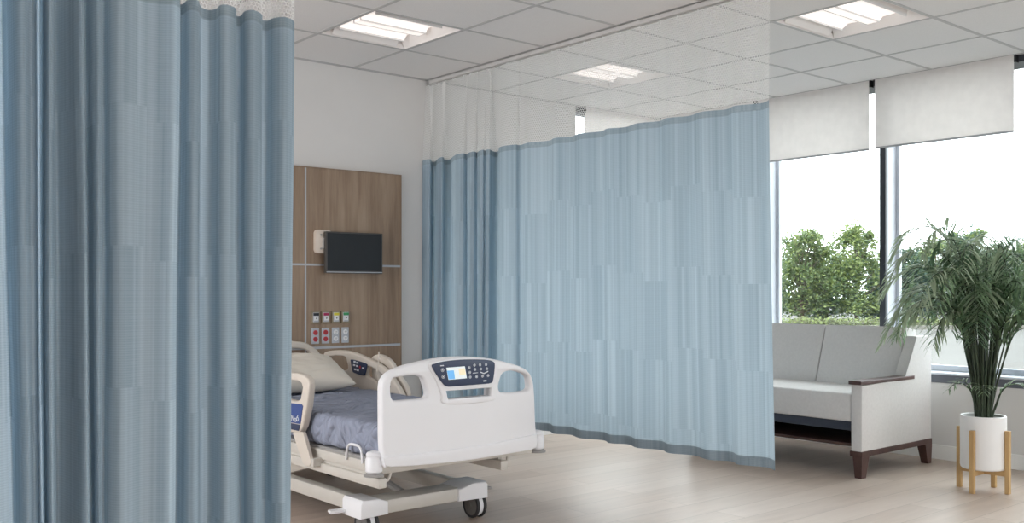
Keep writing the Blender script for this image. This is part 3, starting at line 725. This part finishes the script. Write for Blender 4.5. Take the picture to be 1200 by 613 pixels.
# base frame
bm = BM()
for X in (2.375, 2.985): box(bm, X, X + .06, 3.98, 5.45, .115, .185, .008)
for Y in (3.885, 5.36): box(bm, 2.36, 3.05, Y, Y + .15, .112, .178, .010)
obj('base_frame', bm, M['bedmetal'], bed, True, auto=30)
for X, w1, sg in ((2.335, .15, 1), (2.90, .185, -1)):
    for Y in (3.872, 5.345):
        bm = BM(); x1 = X + w1; mid_ = (X + .11) if sg > 0 else (X + .09)
        if sg > 0: pr_ = [(X, .108), (X, .178), (X + .012, .194), (X + .10, .192), (x1, .172), (x1, .112)]
        else: pr_ = [(X, .112), (X, .176), (X + .085, .192), (x1 - .012, .194), (x1, .178), (x1, .108)]
        prism(bm, pr_, 'y', Y, Y + .175, bev=.008)
        obj('corner_cover', bm, M['bedwhite'], bed, True, auto=35)
def caster(X, Y):
    bm = BM(); cyl(bm, (X, Y + .03, .115), .018, .05); box(bm, X - .012, X + .012, Y - .03, Y + .045, .085, .125, .006); cyl(bm, (X, Y, .066), .012, .07, 'x')
    box(bm, X - .011, X + .011, Y - .02, Y + .02, .05, .11, .004)
    lathe(bm, [(.030, -.013), (.058, -.013), (.058, .013), (.030, .013)], (X, Y, .066), 28, 0, 'x', True)
    c = obj('caster', bm, M['bedwhite'], bed, True, auto=35)
    for s in (-1, 1):
        bm = BM(); lathe(bm, [(.052, -.007), (.062, -.009), (.066, -.004), (.066, .004), (.062, .009), (.052, .007)], (X + s * .022, Y, .066), 32, 0, 'x', True); obj('tyre', bm, M['rubber'], c, True, auto=40)
        bm = BM(); lathe(bm, [(.008, s * -.006), (.052, s * -.006), (.052, s * .006), (.044, s * .009), (.014, s * .009), (.012, s * .014), (.002, s * .014)], (X + s * .022, Y, .066), 28, 0, 'x'); obj('wheel_disc', bm, M['wheelgrey'], c, True, auto=30)
for X in (2.41, 3.055):
    for Y in (3.945, 5.41): caster(X, Y)
# lift arms and actuator
for X in (2.46, 2.93):
    bm = BM(); prism(bm, [(4.95, .14), (5.02, .17), (4.42, .33), (4.34, .30)], 'x', X, X + .035, bev=.004)
    for k in range(3): cyl(bm, (X - .001, 4.50 + .05 * k, .292 - .013 * k), .007, .006, 'x', 10)
    obj('lift_arm', bm, M['bedcream'], bed)
bm = BM(); prism(bm, [(4.30, .17), (4.35, .17), (4.75, .31), (4.68, .31)], 'x', 2.70, 2.73); box(bm, 2.62, 2.80, 4.6, 5.2, .22, .30, .01); tube(bm, [(2.71, 4.1, .15), (2.71, 4.7, .27)], .018)
obj('lift_actuator', bm, M['bedgrey'], bed)
# triangular gusset under the deck and hooks
for (px, py) in ((588, 531), (449, 547)):
    c = ony(px, py, 3.69); x, z = c[0], c[2]
    bm = BM(); tube(bm, crom([(x + .035, 3.69, z + .02), (x + .037, 3.69, z - .03), (x + .02, 3.69, z - .065), (x - .004, 3.69, z - .05), (x - .004, 3.69, z - .03)], 6), .0075); obj('hanging_hook', bm, M['bedmetal'], bed, True)
# corner rollers
for (x, y) in ((2.272, 3.66), (3.247, 3.68)):
    bm = BM(); lathe(bm, [(.030, .365), (.038, .372), (.038, .425), (.034, .432), (.034, .438), (.036, .445), (.030, .456), (.012, .461), (.001, .462)], (x, y, 0), 28); rl = obj('corner_bumper', bm, M['bedwhite'], bed, True, auto=40)
    bm = BM(); lathe(bm, [(.020, .350), (.045, .350), (.045, .358), (.030, .366)], (x, y, 0), 28); obj('bumper_base', bm, M['bedgrey'], rl, True, auto=40)
    bm = BM(); box(bm, min(x, 2.30 if x < 2.7 else 3.17), max(x, 2.34 if x < 2.7 else 3.21), y - .012, y + .012, .368, .392); obj('bumper_bracket', bm, M['bedmetal'], bed)
bm = BM(); tube(bm, crom([(2.292, 3.93, .385), (2.292, 3.925, .43), (2.292, 3.905, .457), (2.292, 3.86, .462), (2.292, 3.815, .457), (2.292, 3.795, .43), (2.292, 3.79, .385)], 5), .006); obj('bag_holder_loop', bm, M['bedwhite'], bed, True)
# pedals
for (x0, x1, y) in ((2.26, 2.36, 4.02), (3.07, 3.20, 4.00)):
    bm = BM(); prism(bm, [(x0, y), (x1, y - .01), (x1, y + .03), (x0 + .01, y + .045)], 'z', .118, .132, bev=.003); obj('brake_pedal', bm, M['bedwhite'] if x0 < 3 else M['bedgrey'], bed)
# side rails
def yz(pts, X): return [(lambda q: (q[1], q[2]))(onx(x, y, X)) for x, y in pts]
XR = 3.16
o1 = shp(yz([(382.2, 424), (381.5, 418), (383, 412.6), (393, 410.4), (407.7, 411), (421.4, 414.8), (438.5, 422.8), (449.9, 429.7), (458, 437.5), (465, 448), (471, 458), (475, 468), (470, 476), (445, 474), (420, 470), (395, 466), (386, 462), (383.5, 444)], XR))
i1 = shp(yz([(386.5, 421), (389, 417.5), (398, 416.8), (406.5, 418), (409, 424), (410, 432), (402, 434.5), (392, 433), (387, 430)], XR))
i2 = shp(yz([(432.5, 429), (440, 431.5), (448, 437), (455, 444), (460, 452.5), (456, 455), (447, 451), (438, 445), (431.5, 440.5), (431.2, 434)], XR))
rl = obj('side_rail', plate([o1, i1, i2], .036, .010, 'x', XR + .0), M['bedcream'], bed, True, auto=40); rl['label'] = 'cream side rail at the head with a dark control pad'
XQ = XR - .021
pd2 = crom(yz([(412, 421.4), (420, 423), (429, 426.2), (430.2, 429), (428.2, 438), (426, 440.2), (416, 437.2), (413.4, 434.5), (411.5, 424)], XQ), 4, True)
obj('rail_control_pad', plate([pd2], .008, .002, 'x', XQ), M['navy'], rl)
bm = BM()
for (a, b) in ((415.5, 424), (418.6, 425.2), (415, 428), (418.4, 429), (416.3, 433), (419.3, 434), (425.5, 431.5)):
    c = onx(a, b, XQ - .0045); box(bm, c[0] - .0008, c[0] + .001, c[1] - .012, c[1] + .012, c[2] - .0055, c[2] + .0055)
obj('rail_pad_symbol', bm, M['iconwhite'], rl)
c = onx(421.8, 430.3, XQ - .0045); bm = BM(); cyl(bm, c, .009, .003, 'x', 14); obj('rail_pad_button', bm, M['red'], rl)
XR2 = 3.215
o2 = shp(yz([(438, 424), (437.5, 419.5), (441, 416.2), (447, 415.4), (454, 418.5), (460, 424), (464, 431), (470, 441), (477, 452), (480, 466), (470, 474), (452, 472), (441, 466), (438.5, 445)], XR2))
i3 = shp(yz([(447, 426), (453, 428), (459, 435), (466, 447), (470, 456), (462, 458), (452, 452), (446, 444), (445.5, 434)], XR2))
rl2 = obj('side_rail', plate([o2, i3], .034, .010, 'x', XR2), M['bedcream'], bed, True, auto=40); rl2['label'] = 'second cream side rail set outside the first'
c = onx(444, 412, 3.15); c2 = onx(442, 436, 3.135)
bm = BM(); tube(bm, [c, (c[0], c[1], c[2] - .05), (c2[0], c[1], c2[2])], .0045, 8); cyl(bm, (c[0], c[1], c[2] - .035), .008, .02); obj('line_clip', bm, M['bedcream'], bed)
for Y in (5.35, 5.0):
    bm = BM(); prism(bm, [(Y - .03, .36), (Y + .03, .36), (Y + .05, .53), (Y - .05, .53)], 'x', 3.165, 3.19, bev=.003); obj('rail_bracket', bm, M['bedmetal'], bed)
# near side rail (left of the bed)
XN = 2.275
def ext(l): return l
o3 = yz([(366.5, 449), (366.5, 456), (363, 478), (358, 502), (354, 508.5)], XN)
o3 = [(5.30, .80), (5.36, .78), (5.38, .70), (5.36, .52), (5.30, .445)] [::-1] + [(5.36, .78), (5.30, .80)][:0] + []
top = yz([(341, 436), (352, 437), (360, 439.6), (365, 444)], XN)
rt = yz([(366.5, 450), (363.5, 477), (358.5, 500), (354, 508)], XN)
outl = [(5.02, .46), (5.10, .50), (5.13, .60), (5.12, .72), (5.06, .775), (4.9, .785), (4.7, .775)] + top + rt + yz([(341, 505.5)], XN)
inr = [(5.03, .63), (5.05, .68), (5.03, .72), (4.98, .735), (4.7, .73)] + yz([(341, 445), (352, 446), (357, 449), (358.5, 454), (356, 467), (352, 470), (341, 468)], XN) + [(4.7, .62), (4.95, .61)]
rl3 = obj('side_rail', plate([outl, inr], .04, .010, 'x', XN), M['bedcream'], bed, True, auto=40); rl3['label'] = 'near side rail with a blue lettered label plate'
XV = XN - .0215
lb = yz([(353.5, 474), (355, 476), (350, 505), (341, 503)], XV)
q0 = yz([(341, 472.5)], XV)[0]; 
bm = BM(); prism(bm, [(4.9, q0[1] - .0), (q0[0], q0[1])] + lb[:0] + [lb[0], lb[1]] + yz([(352, 497), (341, 495)], XV) + [(4.9, .50)], 'x', XV - .002, XV + .003); obj('rail_label_plate', bm, M['navylabel'], rl3)
bm = BM(); prism(bm, yz([(341, 496), (351.8, 498), (350, 505), (341, 503)], XV) + [(4.9, .475), (4.9, .497)], 'x', XV - .002, XV + .003); obj('rail_lower_plate', bm, M['navy'], rl3)
c = onx(344.3, 491, XV - .003); bmt = text_bm('No', .042, c, (0, -1, 0), (0, 0, 1)); obj('rail_lettering', bmt, M['iconwhite'], rl3)
c = onx(348.5, 491.3, XV - .003); bm = BM(); lathe(bm, [(.0075, -.001), (.0075, .001), (.011, .001), (.011, -.001)], c, 14, 0, 'x', True); tube(bm, [(c[0], c[1] + .006, c[2] + .008), (c[0], c[1] - .006, c[2] + .019)], .002, 6); obj('rail_logo', bm, M['iconwhite'], rl3)
bm = BM(); prism(bm, yz([(345, 507), (357, 506), (361, 520), (366.5, 541), (365, 546), (361, 546.5), (357, 543), (350, 522)], XN - .012), 'x', XN - .022, XN - .004, bev=.003); obj('rail_strut', bm, M['bedcream'], bed)
c = onx(367.5, 542, XN - .01); bm = BM(); box(bm, XN - .02, XA + .01, c[1] - .015, c[1] + .008, c[2] - .02, c[2] + .02, .003); obj('strut_catch', bm, M['bedmetal'], bed)

# mattress
def soft_box(x0, x1, y0, y1, z0, z1, nx, ny, nz, rad, wr):
    bm = BM()
    bmesh.ops.create_grid(bm, x_segments=2, y_segments=2, size=1) if False else None
    V = {}
    def key(i, j, k):
        if (i, j, k) in V: return V[(i, j, k)]
        x = x0 + (x1 - x0) * i / nx; y = y0 + (y1 - y0) * j / ny; z = z0 + (z1 - z0) * k / nz
        q = Vector((x, y, z)); c = Vector((min(max(x, x0 + rad), x1 - rad), min(max(y, y0 + rad), y1 - rad), min(max(z, z0 + rad), z1 - rad)))
        d = q - c
        if d.length > 1e-6 and sum(abs(t) > 1e-6 for t in d) > 1: q = c + d.normalized() * rad
        n = (q - Vector(((x0 + x1) / 2, min(max(q.y, y0 + .3), y1 - .3), (z0 + z1) / 2))).normalized()
        q += n * wr(q, n)
        V[(i, j, k)] = bm.verts.new(q); return V[(i, j, k)]
    for i in range(nx):
        for j in range(ny):
            for k in (0, nz): bm.faces.new([key(i, j, k), key(i + 1, j, k), key(i + 1, j + 1, k), key(i, j + 1, k)])
    for i in range(nx):
        for k in range(nz):
            for j in (0, ny): bm.faces.new([key(i, j, k), key(i + 1, j, k), key(i + 1, j, k + 1), key(i, j, k + 1)])
    for j in range(ny):
        for k in range(nz):
            for i in (0, nx): bm.faces.new([key(i, j, k), key(i, j + 1, k), key(i, j + 1, k + 1), key(i, j, k + 1)])
    return bm
def wrm(q, n):
    side = 1 if abs(n.x) > .7 else 0
    s = (1 - min(1, 3 * abs(noise.noise(Vector((q.x * 2, q.y * 8 + q.z * 6, q.z * 2)))))) * .018 * min(1, abs(n.x) * 1.3)
    tp = (noise.noise(Vector((q.x * 1.3 + 4, q.y * 7 - q.x * 2, 2))) * .018 + abs(noise.noise(Vector((q.x * 2 + 9, q.y * 15 + q.x * 4, 7)))) * .012) * max(0, n.z) if q.z > .5 else 0
    return s + tp
mt = obj('mattress', soft_box(2.325, 3.13, 3.69, 5.62, .412, .565, 40, 190, 10, .04, wrm), M['sheet'], None, True)
tag(mt, 'hospital bed mattress covered with a creased blue-grey sheet', 'mattress')
# pillow
def pillow():
    bm = BM(); N = 44; top = []; bot = []
    W, D, T = .62, .44, .085
    for s, store in ((1, top), (-1, bot)):
        for i in range(N + 1):
            row = []
            for j in range(N + 1):
                u = i / N * 2 - 1; v = j / N * 2 - 1
                h = max(0, (1 - abs(u) ** 2.6) * (1 - abs(v) ** 2.6)) ** .5
                pin = 1 - .07 * (1 - abs(v) ** 2) * abs(u) ** 4; pin2 = 1 - .07 * (1 - abs(u) ** 2) * abs(v) ** 4
                x = u * W / 2 * pin; y = v * D / 2 * pin2
                wr = noise.noise(Vector((u * 2.4 + v * 1.5, v * 5 - u * 2, s))) * .016 * h + noise.noise(Vector((u * 6, v * 9, s + 5))) * .005 * h
                row.append((x, y, s * T * h + (wr if s > 0 else 0)))
            store.append(row)
    for st in (top, bot):
        V = [[bm.verts.new(p) for p in row] for row in st]
        for i in range(N):
            for j in range(N): bm.faces.new((V[i][j], V[i + 1][j], V[i + 1][j + 1], V[i][j + 1]))
    bmesh.ops.remove_doubles(bm, verts=bm.verts, dist=.0005)
    Mx = Matrix.Translation((2.68, 5.20, .682)) @ Matrix.Rotation(math.radians(-8), 4, 'Z') @ Matrix.Rotation(math.radians(17), 4, 'X')
    bmesh.ops.transform(bm, matrix=Mx, verts=bm.verts)
    return bm
tag(obj('pillow', pillow(), M['pillow'], None, True), 'plump ivory pillow at the head of the hospital bed', 'pillow')

# ---------------------------------------------------------------- sofa
SY0, SY1, SX0, SX1 = 3.20, 4.56, 5.505, 6.39
sofa = thing('loveseat_sofa', 'light grey two-seat sofa with dark wood armrest under the windows', 'sofa', ((SX0 + SX1) / 2, (SY0 + SY1) / 2, 0))
for ya, yb in ((SY0, SY0 + .075), (SY1 - .075, SY1)):
    bm = BM(); prism(bm, [(SX0, .165), (SX1, .165), (SX1, .862), (6.18, .862), (6.035, .582), (SX0, .582)], 'y', ya, yb, bev=.008); obj('side_panel', bm, M['sofa'], sofa, True, auto=40)
    bm = BM(); prism(bm, [(SX0 - .02, .582), (6.15, .582), (6.15, .606), (SX0 - .02, .606)], 'y', ya - .006, yb + .006, bev=.004); obj('armrest_cap', bm, M['darkwood'], sofa)
    bm = BM(); box(bm, SX0 - .006, SX1 + .0, ya - .004, yb + .004, .132, .167, .003); obj('bottom_rail', bm, M['darkwood'], sofa)
    for x in (SX0, SX1 - .085):
        bm = BM(); yc = (ya + yb) / 2
        dx = .0
        T = [(x - .005, ya - .003), (x + .085, ya - .003), (x + .085, ya + .06), (x - .005, ya + .06)]
        k = .016
        if x == SX0: Bt = [(x - .005, ya), (x + .048, ya), (x + .048, ya + .045), (x - .005, ya + .045)]
        else: Bt = [(x + .03, ya), (x + .08, ya), (x + .08, ya + .045), (x + .03, ya + .045)]
        vt = [bm.verts.new((*p, .135)) for p in T]; vb = [bm.verts.new((*p, 0)) for p in Bt]
        bm.faces.new(vt); bm.faces.new(vb[::-1])
        for i in range(4): bm.faces.new((vt[i], vt[(i + 1) % 4], vb[(i + 1) % 4], vb[i]))
        obj('leg', bm, M['darkwood'], sofa)
a, b = SY0 + .075, SY1 - .075; mid = (a + b) / 2
ys3 = [a + .002, a + .002 + (b - a) / 2, b - .002]
bm = BM(); box(bm, SX0 + .004, 6.10, a + .001, b - .001, .345, .522, .014, 3); obj('seat_cushion', bm, M['sofa'], sofa, True, auto=40)
for k in range(2):
    ya, yb = ys3[k] + .001, ys3[k + 1] - .001
    bm = BM()
    prism(bm, [(6.05, .50), (6.20, .50), (6.345, .898), (6.19, .922)], 'y', ya, yb, bev=.014); obj('back_cushion', bm, M['sofa'], sofa, True, auto=40)
bm = BM(); prism(bm, [(6.19, .20), (6.38, .20), (6.38, .85), (6.34, .85)], 'y', a, b); obj('back_frame', bm, M['sofa'], sofa)
bm = BM(); box(bm, SX0 + .035, 6.15, a, b, .285, .346, .003); obj('seat_base', bm, M['sofaunder'], sofa)
bm = BM(); box(bm, SX0 + .03, 6.3, a, b, .188, .206, .002); obj('lower_shelf', bm, M['darkwood'], sofa)

# ---------------------------------------------------------------- plant
PC = (5.741, 2.566)
st = thing('plant_stand', 'honey-coloured bamboo plant stand with four upright legs beside the sofa', 'plant stand', (PC[0], PC[1], 0))
LR = .139
for k in range(4):
    a = k * math.pi / 2; x, y = PC[0] + LR * math.cos(a), PC[1] + LR * math.sin(a)
    bm = BM(); box(bm, x - .0135, x + .0135, y - .0135, y + .0135, 0, .362, .003); o = obj('leg', bm, M['bamboo'], st)
for k, (dx, dy) in enumerate(((1, 0), (0, 1))):
    bm = BM(); box(bm, PC[0] - (LR - .012 if dx else .011), PC[0] + (LR - .012 if dx else .011), PC[1] - (LR - .012 if dy else .011), PC[1] + (LR - .012 if dy else .011), .098 + .001 * k, .128, .002); obj('cross_bar', bm, M['bamboo'], st)
palm = thing('potted_palm', 'bushy green feather palm in a white cylindrical pot', 'potted plant', (PC[0], PC[1], .129))
PR = .124
bm = BM(); lathe(bm, [(.02, .1295), (PR - .012, .1295), (PR - .003, .136), (PR, .15), (PR, .435), (PR - .003, .439), (PR - .010, .439), (PR - .013, .435), (PR - .013, .40), (.02, .395)], (PC[0], PC[1], 0), 48); obj('pot', bm, M['pot'], palm, True, auto=35)
bm = BM(); lathe(bm, [(.002, .40), (PR - .014, .40), (PR - .014, .408), (.06, .416), (.002, .418)], (PC[0], PC[1], 0), 24); obj('soil', bm, M['soil'], palm, True)
r = random.Random(21)
def frond(k, ang, H, reach, droop, m, nl, ll, lean=.06):
    """stem rises, then the rachis arches outward"""
    b = Vector((PC[0] + math.cos(ang) * r.uniform(.005, .05), PC[1] + math.sin(ang) * r.uniform(.005, .05), .41))
    o = Vector((math.cos(ang), math.sin(ang), 0))
    h0 = H * r.uniform(.40, .55)
    P = [b, b + o * lean * .4 + Vector((0, 0, h0 * .5)), b + o * lean + Vector((0, 0, h0)), b + o * (lean + reach * .16) + Vector((0, 0, h0 + (H - h0) * .62)), b + o * (lean + reach * .48) + Vector((0, 0, H * .985)), b + o * (lean + reach * .8) + Vector((0, 0, H - droop * .25)), b + o * (lean + reach) + Vector((0, 0, H - droop))]
    C = [Vector(q) for q in crom([tuple(q) for q in P], 10)]
    bm = BM(); n = len(C)
    tube(bm, C, [.0052 * (1 - i / n) + .0012 for i in range(n)], 6)
    bl = BM(); i0 = int(n * .42)
    for j in range(nl):
        f = i0 + (n - 1 - i0) * (j + .5) / nl; i = int(f); p = C[i].lerp(C[min(i + 1, n - 1)], f - i)
        t = (C[min(i + 1, n - 1)] - C[max(i - 1, 0)]).normalized(); sd = t.cross(Vector((0, 0, 1)))
        sd = sd.normalized() if sd.length > .05 else Vector((-o.y, o.x, 0))
        L = ll * (.55 + .45 * math.sin(math.pi * min(1, (j + 1) / nl * .9 + .1))) * r.uniform(.85, 1.15)
        for s in (-1, 1):
            up = sd.cross(t).normalized() * (1 if sd.cross(t).z > 0 else -1)
            d = (sd * s * .75 + t * r.uniform(.55, .9) + up * r.uniform(-.05, .35)).normalized()
            wd = L * .022 + .0018; q = p.copy(); prev = None; seg = 5; wax = t.cross(d).cross(d).normalized()
            wax = d.cross(Vector((0, 0, 1))); wax = wax.normalized() if wax.length > .1 else t
            wax = (wax + up * r.uniform(-.4, .4)).normalized()
            for e in range(seg + 1):
                x = e / seg; w_ = wd * (.45 + 1.1 * x) * (1 - x) ** .6 * 1.35 + .0004
                a_, b_ = bl.verts.new(q - wax * w_), bl.verts.new(q + wax * w_)
                if prev: bl.faces.new((prev[0], a_, b_, prev[1]))
                prev = (a_, b_); q = q + d * L / seg; d = (d + Vector((0, 0, -.16 - .10 * x))).normalized()
    for f in bl.faces: f.material_index = 1
    me = bpy.data.meshes.new('t'); bl.to_mesh(me); bl.free(); bm.from_mesh(me); bpy.data.meshes.remove(me)
    n1 = len(bm.faces)
    obj('frond', bm, [M['stem'], M[m]], palm, True)
fk = 0
for k in range(58):
    ang = k * 2.39996 + r.uniform(-.2, .2); H = r.uniform(.60, 1.08); ring = k % 3
    reach = (.16, .32, .47)[ring] * r.uniform(.8, 1.15)
    if math.cos(ang) > .3: reach = min(reach, .42)
    if ring == 0: H = min(1.02, H * 1.05)
    frond(k, ang, H, reach, r.uniform(.04, .12) + reach * .32, ('palm1', 'palm2', 'palm1', 'palm3')[r.randrange(4)], r.choice((22, 25, 28)), r.uniform(.13, .20), r.uniform(.015, .075))
for ang, H, reach in ((2.15, 1.14, .42), (2.4, 1.02, .46), (2.0, .90, .46), (2.75, 1.12, .36), (2.3, .76, .42)):   # long arching fronds towards the sofa
    frond(0, ang, H, reach, .16, 'palm3', 26, .19, .05)
for k in range(5):   # short low shoots at the rim
    frond(k, (2.6, 1.2, -1.2, 3.6, 5.2)[k], .22, .16, .04, 'palm1', 7, .09, .03)
